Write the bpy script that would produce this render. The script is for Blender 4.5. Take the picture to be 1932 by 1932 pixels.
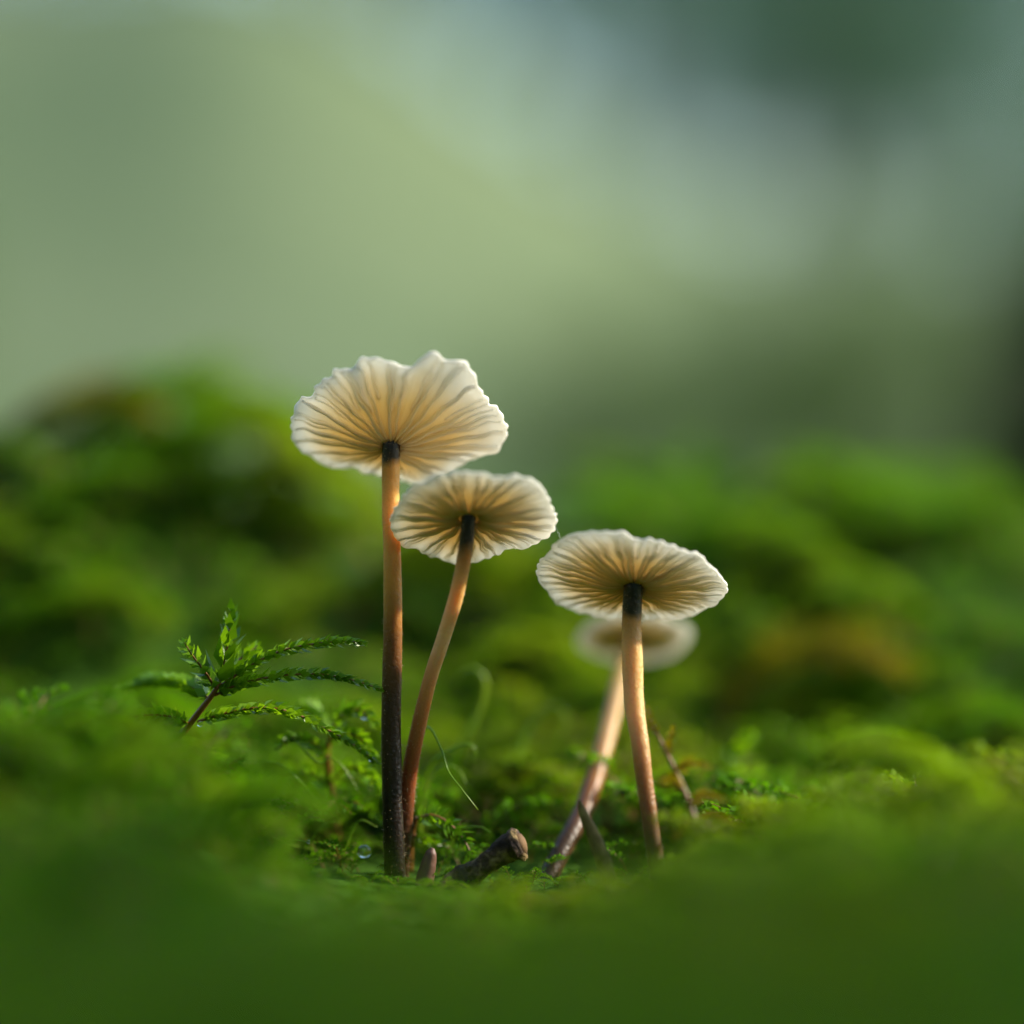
import bpy, math, random
import numpy as np
from mathutils import Vector

scene = bpy.context.scene
for o in list(bpy.data.objects):
    bpy.data.objects.remove(o, do_unlink=True)
C = scene.collection
R = math.radians
MM = 0.001                      # the place is built in millimetres and stored in metres

# ------------------------------------------------------------------ camera
CAM_Y, CAM_Z = -155.0, 21.0     # mm
cam_d = bpy.data.cameras.new('camera')
cam = bpy.data.objects.new('camera', cam_d)
C.objects.link(cam)
cam.location = (0, CAM_Y * MM, CAM_Z * MM)
cam.rotation_euler = (R(90), 0, 0)
cam_d.sensor_width = 36
cam_d.lens = 99.64
cam_d.clip_start = 0.002
cam_d.clip_end = 2000
cam_d.dof.use_dof = True
cam_d.dof.focus_distance = 0.1545
cam_d.dof.aperture_fstop = 9.0
cam_d.dof.aperture_blades = 0
scene.camera = cam

# ------------------------------------------------------------------ light
SUN_EL, SUN_AZ = R(31), R(80)   # azimuth measured from +Y (away from the camera) towards +X
world = bpy.data.worlds.new('World')
scene.world = world
world.use_nodes = True
wn = world.node_tree.nodes
wl = world.node_tree.links
wn.clear()
sky = wn.new('ShaderNodeTexSky')
sky.sky_type = 'NISHITA'
sky.sun_disc = False
sky.sun_elevation = SUN_EL
sky.sun_rotation = SUN_AZ
sky.air_density = 1.3
sky.dust_density = 0.6
sky.ozone_density = 2.0
bg = wn.new('ShaderNodeBackground')
bg.inputs['Strength'].default_value = 0.15
wo = wn.new('ShaderNodeOutputWorld')
wl.new(sky.outputs[0], bg.inputs['Color'])
wl.new(bg.outputs[0], wo.inputs['Surface'])

sun_d = bpy.data.lights.new('sun', 'SUN')
sun_d.energy = 3.1
sun_d.angle = R(2.0)
sun_d.color = (1.0, 0.91, 0.74)
sun = bpy.data.objects.new('sun', sun_d)
C.objects.link(sun)
to_sun = Vector((math.sin(SUN_AZ) * math.cos(SUN_EL), math.cos(SUN_AZ) * math.cos(SUN_EL), math.sin(SUN_EL)))
sun.rotation_euler = to_sun.to_track_quat('Z', 'Y').to_euler()
sun.location = to_sun * 3

scene.view_settings.view_transform = 'Standard'
scene.view_settings.look = 'None'
scene.view_settings.exposure = 1.5
scene.view_settings.gamma = 1.0
scene.view_settings.use_curve_mapping = False
scene.render.engine = 'CYCLES'
scene.cycles.use_denoising = True
scene.cycles.max_bounces = 7
scene.cycles.diffuse_bounces = 4
scene.cycles.transmission_bounces = 6
scene.cycles.transparent_max_bounces = 8
scene.cycles.caustics_reflective = False
scene.cycles.caustics_refractive = False
scene.cycles.sample_clamp_indirect = 6.0

# ------------------------------------------------------------------ helpers
PX = 36.0 / 99.64 * 155.0 / 1932.0        # mm for one picture unit at the mushrooms' distance


def at(px, py, y=0.0):
    """a point (mm) at depth y read off the photograph (1932 units across)"""
    s = (y - CAM_Y) / -CAM_Y
    return np.array([(px - 966) * PX * s, y, CAM_Z + (966 - py) * PX * s])


def link_mesh(name, V, Q, mats, parent=None, smooth=False, mi=None, uv=None, origin=None, edges=None):
    """V (n,3) mm, Q (m,4 or m,3) int array -> one mesh object"""
    V = np.asarray(V, dtype=np.float64)
    if origin is not None:
        V = V - np.asarray(origin)
    me = bpy.data.meshes.new(name)
    Q = np.asarray(Q, dtype=np.int32)
    n, k = Q.shape
    me.vertices.add(len(V))
    me.vertices.foreach_set('co', (V * MM).astype(np.float32).ravel())
    me.loops.add(n * k)
    me.loops.foreach_set('vertex_index', Q.ravel())
    me.polygons.add(n)
    me.polygons.foreach_set('loop_start', np.arange(0, n * k, k, dtype=np.int32))
    if smooth:
        me.polygons.foreach_set('use_smooth', np.ones(n, dtype=bool))
    for m in (mats if isinstance(mats, (list, tuple)) else [mats]):
        me.materials.append(m)
    if mi is not None:
        me.polygons.foreach_set('material_index', np.asarray(mi, dtype=np.int32))
    if uv is not None:
        l = me.uv_layers.new(name='UVMap')
        l.data.foreach_set('uv', np.asarray(uv, dtype=np.float32)[Q.ravel()].ravel())
    me.update(calc_edges=True)
    me.validate()
    o = bpy.data.objects.new(name, me)
    C.objects.link(o)
    if parent is not None:
        o.parent = parent
    return o


def empty(name, loc):
    o = bpy.data.objects.new(name, None)
    C.objects.link(o)
    o.location = [c * MM for c in loc]
    o.empty_display_size = 0.002
    return o


def tag(o, label, cat, group=None):
    o['label'] = label
    o['category'] = cat
    if group:
        o['group'] = group
    return o


def structure(o):
    o['kind'] = 'structure'
    return o


def copy_tree(root, parent=None):
    c = root.copy()
    C.objects.link(c)
    c.parent = parent
    for ch in list(root.children):
        copy_tree(ch, c)
    return c


def spline(P, n):
    """Catmull-Rom through the points P (k,d) sampled n times"""
    P = np.asarray(P, dtype=float)
    k = len(P)
    E = np.vstack([2 * P[0] - P[1], P, 2 * P[-1] - P[-2]])
    t = np.linspace(0, k - 1 - 1e-9, n)
    i = t.astype(int)
    f = (t - i)[:, None]
    p0, p1, p2, p3 = E[i], E[i + 1], E[i + 2], E[i + 3]
    return 0.5 * (2 * p1 + (p2 - p0) * f + (2 * p0 - 5 * p1 + 4 * p2 - p3) * f ** 2 + (3 * p1 - p0 - 3 * p2 + p3) * f ** 3)


def frames(P):
    T = np.gradient(P, axis=0)
    T /= np.linalg.norm(T, axis=1)[:, None] + 1e-12
    N = np.zeros_like(T)
    up = np.array([0.31, -0.95, 0.05])
    for i in range(len(T)):
        v = up - T[i] * up.dot(T[i])
        l = np.linalg.norm(v)
        if l < 1e-4:
            v = np.cross(T[i], [1, 0, 0])
            l = np.linalg.norm(v)
        N[i] = v / l
        up = N[i]
    return T, N, np.cross(T, N)


def tube(P, rad, sides=12, cap=True, wob=0.0, rng=None):
    """returns V, Q, UV"""
    P = np.asarray(P, dtype=float)
    n = len(P)
    rad = np.broadcast_to(np.asarray(rad, dtype=float), (n,))
    T, N, B = frames(P)
    a = np.linspace(0, 2 * math.pi, sides, endpoint=False)
    rr = rad[:, None] * np.ones((1, sides))
    if wob and rng is not None:
        g = rng.normal(0, 1, (n, sides))
        g = (g + np.roll(g, 1, 0) + np.roll(g, 1, 1) + np.roll(g, -1, 0) + np.roll(g, -1, 1)) / 5
        rr = rr * (1 + wob * g)
    V = P[:, None, :] + rr[:, :, None] * (np.cos(a)[None, :, None] * N[:, None, :] + np.sin(a)[None, :, None] * B[:, None, :])
    V = V.reshape(-1, 3)
    sl = np.concatenate([[0], np.cumsum(np.linalg.norm(np.diff(P, axis=0), axis=1))])
    UV = np.stack([np.tile(np.arange(sides) / sides, n), np.repeat(sl / sl[-1], sides)], 1)
    i, j = np.meshgrid(np.arange(n - 1), np.arange(sides), indexing='ij')
    j2 = (j + 1) % sides
    Q = np.stack([i * sides + j, i * sides + j2, (i + 1) * sides + j2, (i + 1) * sides + j], -1).reshape(-1, 4)
    if cap:
        V = np.vstack([V, P[0], P[-1]])
        UV = np.vstack([UV, [0.5, 0], [0.5, 1]])
        c0, c1 = n * sides, n * sides + 1
        e = []
        for q in range(0, sides, 2):
            q1, q2 = (q + 1) % sides, (q + 2) % sides
            e.append([c0, q2, q1, q])
            b = (n - 1) * sides
            e.append([c1, b + q, b + q1, b + q2])
        Q = np.vstack([Q, e])
    return V, Q, UV


class Bag:
    """collects quads for one mesh"""
    def __init__(self):
        self.V, self.Q, self.M, self.n = [], [], [], 0

    def add(self, V, Q, m=0):
        self.V.append(V)
        self.Q.append(np.asarray(Q) + self.n)
        self.M.append(np.full(len(Q), m, dtype=np.int32))
        self.n += len(V)

    def get(self):
        return np.vstack(self.V), np.vstack(self.Q), np.concatenate(self.M)


# ------------------------------------------------------------------ materials
def mat(name):
    m = bpy.data.materials.new(name)
    m.use_nodes = True
    nt = m.node_tree
    nt.nodes.clear()
    return m, nt.nodes, nt.links


def ramp(nodes, stops, interp='LINEAR'):
    r = nodes.new('ShaderNodeValToRGB')
    cr = r.color_ramp
    cr.interpolation = interp
    while len(cr.elements) > 1:
        cr.elements.remove(cr.elements[-1])
    cr.elements[0].position = stops[0][0]
    cr.elements[0].color = (*stops[0][1], 1)
    for p, c in stops[1:]:
        e = cr.elements.new(p)
        e.color = (*c, 1)
    return r


def leafy(name, stops, scale, trans=0.45, rough=0.5, spec=0.3, tint=(1.15, 1.1, 0.6), detail=2.0):
    """noise-coloured translucent foliage"""
    m, n, l = mat(name)
    tc = n.new('ShaderNodeTexCoord')
    geo = n.new('ShaderNodeNewGeometry')
    nz = n.new('ShaderNodeTexNoise')
    nz.inputs['Scale'].default_value = scale
    nz.inputs['Detail'].default_value = detail
    l.new(geo.outputs['Position'], nz.inputs['Vector'])
    r = ramp(n, stops)
    l.new(nz.outputs[0], r.inputs[0])
    p = n.new('ShaderNodeBsdfPrincipled')
    p.inputs['Roughness'].default_value = rough
    p.inputs['Specular IOR Level'].default_value = spec
    l.new(r.outputs[0], p.inputs['Base Color'])
    t = n.new('ShaderNodeBsdfTranslucent')
    mx = n.new('ShaderNodeMix')
    mx.data_type = 'RGBA'
    mx.blend_type = 'MULTIPLY'
    mx.inputs[0].default_value = 1.0
    mx.inputs[7].default_value = (*tint, 1)
    l.new(r.outputs[0], mx.inputs[6])
    l.new(mx.outputs[2], t.inputs['Color'])
    ms = n.new('ShaderNodeMixShader')
    ms.inputs[0].default_value = trans
    l.new(p.outputs[0], ms.inputs[1])
    l.new(t.outputs[0], ms.inputs[2])
    o = n.new('ShaderNodeOutputMaterial')
    l.new(ms.outputs[0], o.inputs[0])
    return m


def plain(name, stops, scale, rough=0.6, spec=0.4, bump=0.0, bump_scale=None, stretch=None, sss=0.0, sss_r=(1, .5, .3), sss_s=0.0006):
    m, n, l = mat(name)
    tc = n.new('ShaderNodeTexCoord')
    mp = n.new('ShaderNodeMapping')
    if stretch:
        mp.inputs['Scale'].default_value = stretch
    l.new(tc.outputs['Object'], mp.inputs[0])
    nz = n.new('ShaderNodeTexNoise')
    nz.inputs['Scale'].default_value = scale
    nz.inputs['Detail'].default_value = 4
    l.new(mp.outputs[0], nz.inputs['Vector'])
    r = ramp(n, stops)
    l.new(nz.outputs[0], r.inputs[0])
    p = n.new('ShaderNodeBsdfPrincipled')
    p.inputs['Roughness'].default_value = rough
    p.inputs['Specular IOR Level'].default_value = spec
    p.inputs['Subsurface Weight'].default_value = sss
    p.inputs['Subsurface Radius'].default_value = sss_r
    p.inputs['Subsurface Scale'].default_value = sss_s
    l.new(r.outputs[0], p.inputs['Base Color'])
    if bump:
        b = n.new('ShaderNodeBump')
        nb = n.new('ShaderNodeTexNoise')
        nb.inputs['Scale'].default_value = bump_scale or scale * 3
        nb.inputs['Detail'].default_value = 3
        l.new(mp.outputs[0], nb.inputs['Vector'])
        b.inputs['Strength'].default_value = 0.8
        b.inputs['Distance'].default_value = bump
        l.new(nb.outputs[0], b.inputs['Height'])
        l.new(b.outputs[0], p.inputs['Normal'])
    o = n.new('ShaderNodeOutputMaterial')
    l.new(p.outputs[0], o.inputs[0])
    return m


MOSS = leafy('moss_leaves', [(0.30, (0.045, 0.150, 0.002)), (0.50, (0.105, 0.270, 0.003)), (0.66, (0.200, 0.290, 0.004))], 55, 0.5, rough=0.6, spec=0.12, tint=(1.1, 1.1, .5))
MOSS_Y = leafy('yellow_moss_leaves', [(0.35, (0.14, 0.16, 0.003)), (0.6, (0.24, 0.20, 0.004))], 90, 0.5, spec=0.15)
MOSS_PLUME = leafy('plume_moss_leaves', [(0.32, (0.060, 0.18, 0.002)), (0.5, (0.13, 0.30, 0.003)), (0.66, (0.21, 0.31, 0.005))], 40, 0.5, rough=0.6, spec=0.12, tint=(1.1, 1.1, .5))
MOSS_HERO = leafy('bright_moss_leaves', [(0.35, (0.070, 0.18, 0.005)), (0.6, (0.20, 0.38, 0.008))], 260, 0.5, rough=0.35, spec=0.35)
MSTEM = plain('moss_stem', [(0.3, (0.10, 0.035, 0.006)), (0.7, (0.24, 0.10, 0.010))], 300, 0.45)
STRAND = leafy('moss_strand', [(0.3, (0.16, 0.34, 0.012)), (0.7, (0.32, 0.44, 0.03))], 400, 0.4, rough=0.3, spec=0.5)


def ground_material():
    m, n, l = mat('forest_floor')
    geo = n.new('ShaderNodeNewGeometry')
    nz = n.new('ShaderNodeTexNoise')
    nz.inputs['Scale'].default_value = 1.1
    nz.inputs['Detail'].default_value = 12
    nz.inputs['Roughness'].default_value = 0.65
    l.new(geo.outputs['Position'], nz.inputs['Vector'])
    r = ramp(n, [(0.32, (0.022, 0.050, 0.004)), (0.5, (0.035, 0.090, 0.005)), (0.68, (0.07, 0.12, 0.010))])
    l.new(nz.outputs[0], r.inputs[0])
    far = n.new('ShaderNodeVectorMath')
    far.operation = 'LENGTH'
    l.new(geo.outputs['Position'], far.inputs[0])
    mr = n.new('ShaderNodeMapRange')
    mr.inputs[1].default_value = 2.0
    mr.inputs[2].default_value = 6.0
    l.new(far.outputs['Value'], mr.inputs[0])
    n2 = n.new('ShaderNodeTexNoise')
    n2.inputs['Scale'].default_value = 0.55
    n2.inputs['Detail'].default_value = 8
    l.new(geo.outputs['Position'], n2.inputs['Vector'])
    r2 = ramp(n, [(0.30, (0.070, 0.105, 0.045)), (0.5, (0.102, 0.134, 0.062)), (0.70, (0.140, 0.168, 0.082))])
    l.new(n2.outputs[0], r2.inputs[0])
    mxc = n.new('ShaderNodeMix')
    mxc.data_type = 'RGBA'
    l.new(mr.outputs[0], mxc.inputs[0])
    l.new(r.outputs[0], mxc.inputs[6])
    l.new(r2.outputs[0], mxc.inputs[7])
    p = n.new('ShaderNodeBsdfPrincipled')
    p.inputs['Roughness'].default_value = 0.95
    p.inputs['Specular IOR Level'].default_value = 0.1
    l.new(mxc.outputs[2], p.inputs['Base Color'])
    b = n.new('ShaderNodeBump')
    nb = n.new('ShaderNodeTexNoise')
    nb.inputs['Scale'].default_value = 900
    nb.inputs['Detail'].default_value = 4
    l.new(geo.outputs['Position'], nb.inputs['Vector'])
    b.inputs['Distance'].default_value = 0.0006
    l.new(nb.outputs[0], b.inputs['Height'])
    l.new(b.outputs[0], p.inputs['Normal'])
    o = n.new('ShaderNodeOutputMaterial')
    l.new(p.outputs[0], o.inputs[0])
    return m


def flesh(name, inner, mid, outer, trans, sss=0.0):
    """cream mushroom flesh, ochre towards the stem: UV.y runs from the stem (0) to the rim (1)"""
    m, n, l = mat(name)
    uv = n.new('ShaderNodeUVMap')
    sp = n.new('ShaderNodeSeparateXYZ')
    l.new(uv.outputs[0], sp.inputs[0])
    nz = n.new('ShaderNodeTexNoise')
    nz.inputs['Scale'].default_value = 420
    nz.inputs['Detail'].default_value = 3
    geo = n.new('ShaderNodeNewGeometry')
    l.new(geo.outputs['Position'], nz.inputs['Vector'])
    ma = n.new('ShaderNodeMath')
    ma.operation = 'MULTIPLY_ADD'
    ma.inputs[1].default_value = 0.30
    l.new(nz.outputs[0], ma.inputs[0])
    sb = n.new('ShaderNodeMath')
    sb.operation = 'SUBTRACT'
    sb.inputs[1].default_value = 0.15
    l.new(sp.outputs[1], sb.inputs[0])
    l.new(sb.outputs[0], ma.inputs[2])
    r = ramp(n, [(0.0, inner), (0.5, mid), (0.92, outer)])
    l.new(ma.outputs[0], r.inputs[0])
    p = n.new('ShaderNodeBsdfPrincipled')
    p.inputs['Roughness'].default_value = 0.55
    p.inputs['Specular IOR Level'].default_value = 0.25
    l.new(r.outputs[0], p.inputs['Base Color'])
    if sss:
        p.inputs['Subsurface Weight'].default_value = 1.0
        p.inputs['Subsurface Radius'].default_value = (1.0, 0.85, 0.6)
        p.inputs['Subsurface Scale'].default_value = sss
    t = n.new('ShaderNodeBsdfTranslucent')
    l.new(r.outputs[0], t.inputs['Color'])
    ms = n.new('ShaderNodeMixShader')
    ms.inputs[0].default_value = trans
    l.new(p.outputs[0], ms.inputs[1])
    l.new(t.outputs[0], ms.inputs[2])
    o = n.new('ShaderNodeOutputMaterial')
    l.new(ms.outputs[0], o.inputs[0])
    return m


CAPSKIN = flesh('cap_flesh', (0.62, 0.40, 0.13), (0.82, 0.64, 0.33), (0.93, 0.90, 0.82), 0.46)
GILL = flesh('gill_flesh', (0.66, 0.44, 0.16), (0.86, 0.72, 0.44), (0.95, 0.93, 0.87), 0.5, 0.0015)


def stem_material(name, stops):
    """pigment along the stem: UV.y 0 at the foot, 1 at the cap"""
    m, n, l = mat(name)
    uv = n.new('ShaderNodeUVMap')
    sp = n.new('ShaderNodeSeparateXYZ')
    l.new(uv.outputs[0], sp.inputs[0])
    geo = n.new('ShaderNodeNewGeometry')
    nz = n.new('ShaderNodeTexNoise')
    nz.inputs['Scale'].default_value = 900
    nz.inputs['Detail'].default_value = 3
    l.new(geo.outputs['Position'], nz.inputs['Vector'])
    ma = n.new('ShaderNodeMath')
    ma.operation = 'MULTIPLY_ADD'
    ma.inputs[1].default_value = 0.06
    l.new(nz.outputs[0], ma.inputs[0])
    sb = n.new('ShaderNodeMath')
    sb.operation = 'SUBTRACT'
    sb.inputs[1].default_value = 0.03
    l.new(sp.outputs[1], sb.inputs[0])
    l.new(sb.outputs[0], ma.inputs[2])
    r = ramp(n, stops)
    l.new(ma.outputs[0], r.inputs[0])
    p = n.new('ShaderNodeBsdfPrincipled')
    p.inputs['Roughness'].default_value = 0.36
    p.inputs['Specular IOR Level'].default_value = 0.35
    p.inputs['Subsurface Weight'].default_value = 0.9
    p.inputs['Subsurface Radius'].default_value = (1.0, 0.62, 0.28)
    p.inputs['Subsurface Scale'].default_value = 0.0014
    l.new(r.outputs[0], p.inputs['Base Color'])
    b = n.new('ShaderNodeBump')
    nb = n.new('ShaderNodeTexNoise')
    nb.inputs['Scale'].default_value = 5200
    nb.inputs['Detail'].default_value = 2
    l.new(geo.outputs['Position'], nb.inputs['Vector'])
    b.inputs['Strength'].default_value = 1.0
    b.inputs['Distance'].default_value = 0.00005
    l.new(nb.outputs[0], b.inputs['Height'])
    l.new(b.outputs[0], p.inputs['Normal'])
    o = n.new('ShaderNodeOutputMaterial')
    l.new(p.outputs[0], o.inputs[0])
    return m


FUZZ = plain('stem_fuzz', [(0.3, (0.36, 0.25, 0.14)), (0.7, (0.48, 0.36, 0.22))], 500, 0.22, 0.7)

# ------------------------------------------------------------------ ground
def sstep(a, b, x):
    t = np.clip((np.asarray(x, dtype=float) - a) / (b - a), 0, 1)
    return t * t * (3 - 2 * t)


def gz(x, y):
    """height of the ground in mm"""
    x = np.asarray(x, dtype=float)
    y = np.asarray(y, dtype=float)
    def bump(cx, cy, sx, sy, h):
        return h * np.exp(-((x - cx) / sx) ** 2 - ((y - cy) / sy) ** 2)
    z = 0.055 * np.clip(-14 - y, 0, 170)                      # rises gently towards the camera
    z = z * np.exp(-(np.clip(-170 - y, 0, None) / 300) ** 2)
    z = z + bump(-25, -14, 13, 16, 6.0)                       # clump left of the mushrooms
    z = z + bump(30, -22, 15, 20, 4.5)                        # clump right of them
    z = z + bump(-33, 54, 24, 24, 16.5)                       # left mound
    z = z + bump(-80, 50, 40, 36, 18.0)
    z = z + bump(34, 66, 28, 28, 15.5)                        # right mound
    z = z + bump(90, 80, 40, 50, 13.0)
    z = z + bump(0, 60, 30, 28, 9.5)                          # saddle between
    z = z + 1.0 * np.sin(x * 0.11 + 1.3) * np.sin(y * 0.09 + 0.4) * np.exp(-(x * x + y * y) / 200.0 ** 2)
    far = sstep(150, 900, np.hypot(x, y))
    z = z - 60 * far * (0.5 + 0.5 * np.sin(x * 0.0011 + 2) * np.cos(y * 0.0009))
    d = np.hypot(x, y)
    az = np.degrees(np.arctan2(x, y))
    el = np.radians(5.4 + 6.6 * sstep(5, -7, az) + 0.8 * np.sin(az * 0.21 + 1))     # meadow slope, steeper on the left
    z = z + np.minimum(d, 70000) * np.tan(el) * sstep(2500, 13000, d)
    return z


def build_ground():
    t = np.linspace(-1, 1, 241)
    k = 11.0
    ax = np.sinh(t * k) / math.sinh(k) * 400000.0          # dense at the mushrooms, 400 m away at the edge
    X, Y = np.meshgrid(ax, ax, indexing='ij')
    Z = gz(X, Y)
    V = np.stack([X, Y, Z], -1).reshape(-1, 3)
    n = len(ax)
    i, j = np.meshgrid(np.arange(n - 1), np.arange(n - 1), indexing='ij')
    Q = np.stack([i * n + j, (i + 1) * n + j, (i + 1) * n + j + 1, i * n + j + 1], -1).reshape(-1, 4)
    structure(link_mesh('ground', V, Q, ground_material(), smooth=True))


build_ground()

# ------------------------------------------------------------------ mushrooms
def trace_to_rim(outline, centre, alpha, roll, hr):
    """rim radius by angle from an outline given as picture offsets (mm) around the stem's top"""
    D = (np.asarray(outline, dtype=float) - np.asarray(centre)) * PX
    D[:, 1] *= -1
    a = D[:, 0] * math.cos(roll) - D[:, 1] * math.sin(roll)
    b = D[:, 0] * math.sin(roll) + D[:, 1] * math.cos(roll)
    s = (b - hr * math.cos(alpha)) / math.sin(alpha)
    th = np.arctan2(s, a)
    rr = np.hypot(s, a)
    o = np.argsort(th)
    return th[o], rr[o]


def mushroom(name_label, stem_pts, stem_r, stem_mat, cap_px, outline, alpha, roll, hr, flare, n_gills, n_short,
             seed, thick=0.42, wave=0.10, gill_depth=0.75, scale=1.0, fuzz_n=350, blade=1.0):
    rng = np.random.default_rng(seed)
    base = np.array(stem_pts[0], dtype=float)
    root = empty('mushroom', base)
    tag(root, name_label, 'mushroom', None)
    c = np.array(stem_pts[-1], dtype=float)
    X, Yv, Z = np.eye(3)
    u = math.cos(roll) * X - math.sin(roll) * Z
    w = math.sin(roll) * X + math.cos(roll) * Z
    v = -math.cos(alpha) * Yv + math.sin(alpha) * w
    nrm = math.sin(alpha) * Yv + math.cos(alpha) * w
    th_o, r_o = trace_to_rim(outline, cap_px, alpha, roll, hr)
    r_o = r_o * scale
    ph = rng.uniform(0, 6.28, 6)

    def rim(th):
        th = (th + math.pi) % (2 * math.pi) - math.pi
        r = np.interp(th, th_o, r_o, period=2 * math.pi)
        return r

    def under(r, th):
        """height of the flesh under the cap above the stem's top"""
        q = r / rim(th)
        h = hr * (flare * q + (1 - flare) * q ** 2)
        h = h + wave * q ** 3 * (np.sin(th * 7 + ph[0]) + 0.7 * np.sin(th * 13 + ph[1]) + 0.5 * np.sin(th * 19 + ph[2]))
        h = h - 0.25 * sstep(0.86, 1.0, q) * (hr * 0.3 + 0.3)
        return h

    def place(r, th, h):
        return c + (r * np.cos(th))[..., None] * u + (r * np.sin(th))[..., None] * v + h[..., None] * nrm

    # cap: a closed shell, underside and skin
    nt, nr = 180, 20
    th = np.linspace(-math.pi, math.pi, nt, endpoint=False)
    q = np.linspace(0.03, 1, nr) ** 0.85
    TH, QQ = np.meshgrid(th, q, indexing='ij')
    pleat = 0.045 * QQ ** 2 * np.sin(TH * (n_gills * 1.0) + ph[3])
    RR = rim(TH) * QQ * (1 + 0.010 * QQ ** 6 * np.sin(TH * 41 + ph[4]))
    Hu = under(RR, TH) + pleat
    tk = thick * (1 - 0.72 * QQ ** 1.5)
    Ht = Hu + tk
    A = place(RR, TH, Hu)
    Bt = place(RR * (1 + 0.004), TH, Ht)
    V = np.vstack([A.reshape(-1, 3), Bt.reshape(-1, 3), [c + under(np.array(0.0), np.array(0.0)) * nrm], [c + (thick + 0.02) * nrm]])
    UVu = np.stack([(TH + math.pi) / 6.2832, QQ], -1).reshape(-1, 2)
    UV = np.vstack([UVu, UVu, [[0, 0], [0, 0]]])
    nA = nt * nr
    F = []
    i, j = np.meshgrid(np.arange(nt), np.arange(nr - 1), indexing='ij')
    i2 = (i + 1) % nt
    F.append(np.stack([i * nr + j, i * nr + j + 1, i2 * nr + j + 1, i2 * nr + j], -1).reshape(-1, 4))
    F.append(F[0][:, ::-1] + nA)
    ii = np.arange(nt)
    jj = (ii + 1) % nt
    F.append(np.stack([ii * nr + nr - 1, ii * nr + nr - 1 + nA, jj * nr + nr - 1 + nA, jj * nr + nr - 1], -1))
    e = np.arange(0, nt, 2)
    F.append(np.stack([np.full_like(e, 2 * nA), e * nr, ((e + 1) % nt) * nr, ((e + 2) % nt) * nr], -1))
    F.append(np.stack([np.full_like(e, 2 * nA + 1), ((e + 2) % nt) * nr + nA, ((e + 1) % nt) * nr + nA, e * nr + nA], -1))
    cap = link_mesh('cap', V, np.vstack(F), CAPSKIN, root, True, uv=UV, origin=base)

    # gills: each a thin blade under the cap
    ns = 18
    def gill(t0, q0, q1, depth, bend):
        qq = np.linspace(q0, q1, ns)
        s = (qq - q0) / (q1 - q0)
        tt = t0 + bend * np.sin(s * 3.0 + ph[5]) * 0.6 * (1 - 0.3 * s) + 0.012 * np.sin(qq * 23 + t0 * 9)
        r = rim(tt) * qq
        h = under(r, tt)
        d = depth * np.minimum(1, 0.35 + s * 4) * (1 - qq ** 2.2) + 0.03
        if q0 > 0.2:
            d = d * np.minimum(1, s * 3)
        wv = 0.05 * np.sin(qq * 15 + t0 * 5) * np.ones(ns)
        tang = -np.sin(tt)[:, None] * u + np.cos(tt)[:, None] * v
        wb = blade * 0.065 * np.minimum(1, 0.5 + r / 2.0)
        we = blade * 0.024
        top = place(r, tt, h + 0.06)
        bot = place(r, tt, h - d) + wv[:, None] * tang
        Vg = np.stack([top - wb[:, None] * tang, bot - we * tang, bot + we * tang - 0.0 * nrm, top + wb[:, None] * tang], 1).reshape(-1, 3)
        UVg = np.repeat(np.stack([np.full(ns, 0.5), qq], 1), 4, 0)
        k = np.arange(ns - 1)
        Fg = [np.stack([k * 4 + a, k * 4 + (a + 1) % 4, (k + 1) * 4 + (a + 1) % 4, (k + 1) * 4 + a], -1) for a in range(4)]
        Fg.append(np.array([[3, 2, 1, 0]]))
        Fg.append(np.array([[4 * ns - 4, 4 * ns - 3, 4 * ns - 2, 4 * ns - 1]]))
        link_mesh('gill', Vg, np.vstack(Fg), GILL, cap, True, uv=UVg, origin=base)
    for k in range(n_gills):
        t0 = 2 * math.pi * (k + rng.uniform(-0.28, 0.28)) / n_gills
        gill(t0, 0.55 / rim(np.array(t0)), rng.uniform(0.955, 0.985), gill_depth * rng.uniform(0.75, 1.15), rng.uniform(-0.07, 0.07))
    for k in range(n_short):
        t0 = 2 * math.pi * (k + 0.5 + rng.uniform(-0.2, 0.2)) / n_short
        gill(t0, rng.uniform(0.38, 0.66), rng.uniform(0.955, 0.985), gill_depth * rng.uniform(0.45, 0.75), rng.uniform(-0.04, 0.04))

    # stem
    top = c + nrm * 0.28
    P = spline(np.vstack([np.array(stem_pts), top]), 90)
    rad = spline(np.array(stem_r + [stem_r[-1] * 1.05])[:, None], 90)[:, 0]
    s = np.linspace(0, 1, 90)
    rad = rad * (1 + 0.03 * np.sin(s * 31 + ph[0]) * np.sin(s * 17))
    V, Q, UV = tube(P, rad, 24, wob=0.02, rng=rng)
    stem = link_mesh('stem', V, Q, stem_mat, root, True, uv=UV, origin=base)
    # fine down on the stem
    T, N, B = frames(P)
    bag = Bag()
    for k in range(fuzz_n):
        i = rng.integers(4, 84)
        a = rng.uniform(0, 6.28)
        d = math.cos(a) * N[i] + math.sin(a) * B[i]
        f = rng.uniform()
        p = P[i] * (1 - f) + P[i + 1] * f + d * rad[i] * 0.97
        ln = rng.uniform(0.05, 0.15)
        tip = p + d * ln + T[i] * rng.uniform(-0.05, 0.08)
        tg = np.cross(d, T[i])
        ww = 0.014
        bag.add(np.array([p - tg * ww, p + tg * ww, tip + tg * ww * .4, tip - tg * ww * .4, p + T[i] * ww * 2, tip + T[i] * ww]),
                [[0, 1, 2, 3], [1, 4, 5, 2], [4, 0, 3, 5]])
    V, Q, M = bag.get()
    fz = link_mesh('fuzz', V, Q, FUZZ, stem, origin=base)
    fz['kind'] = 'stuff'
    return root


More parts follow.
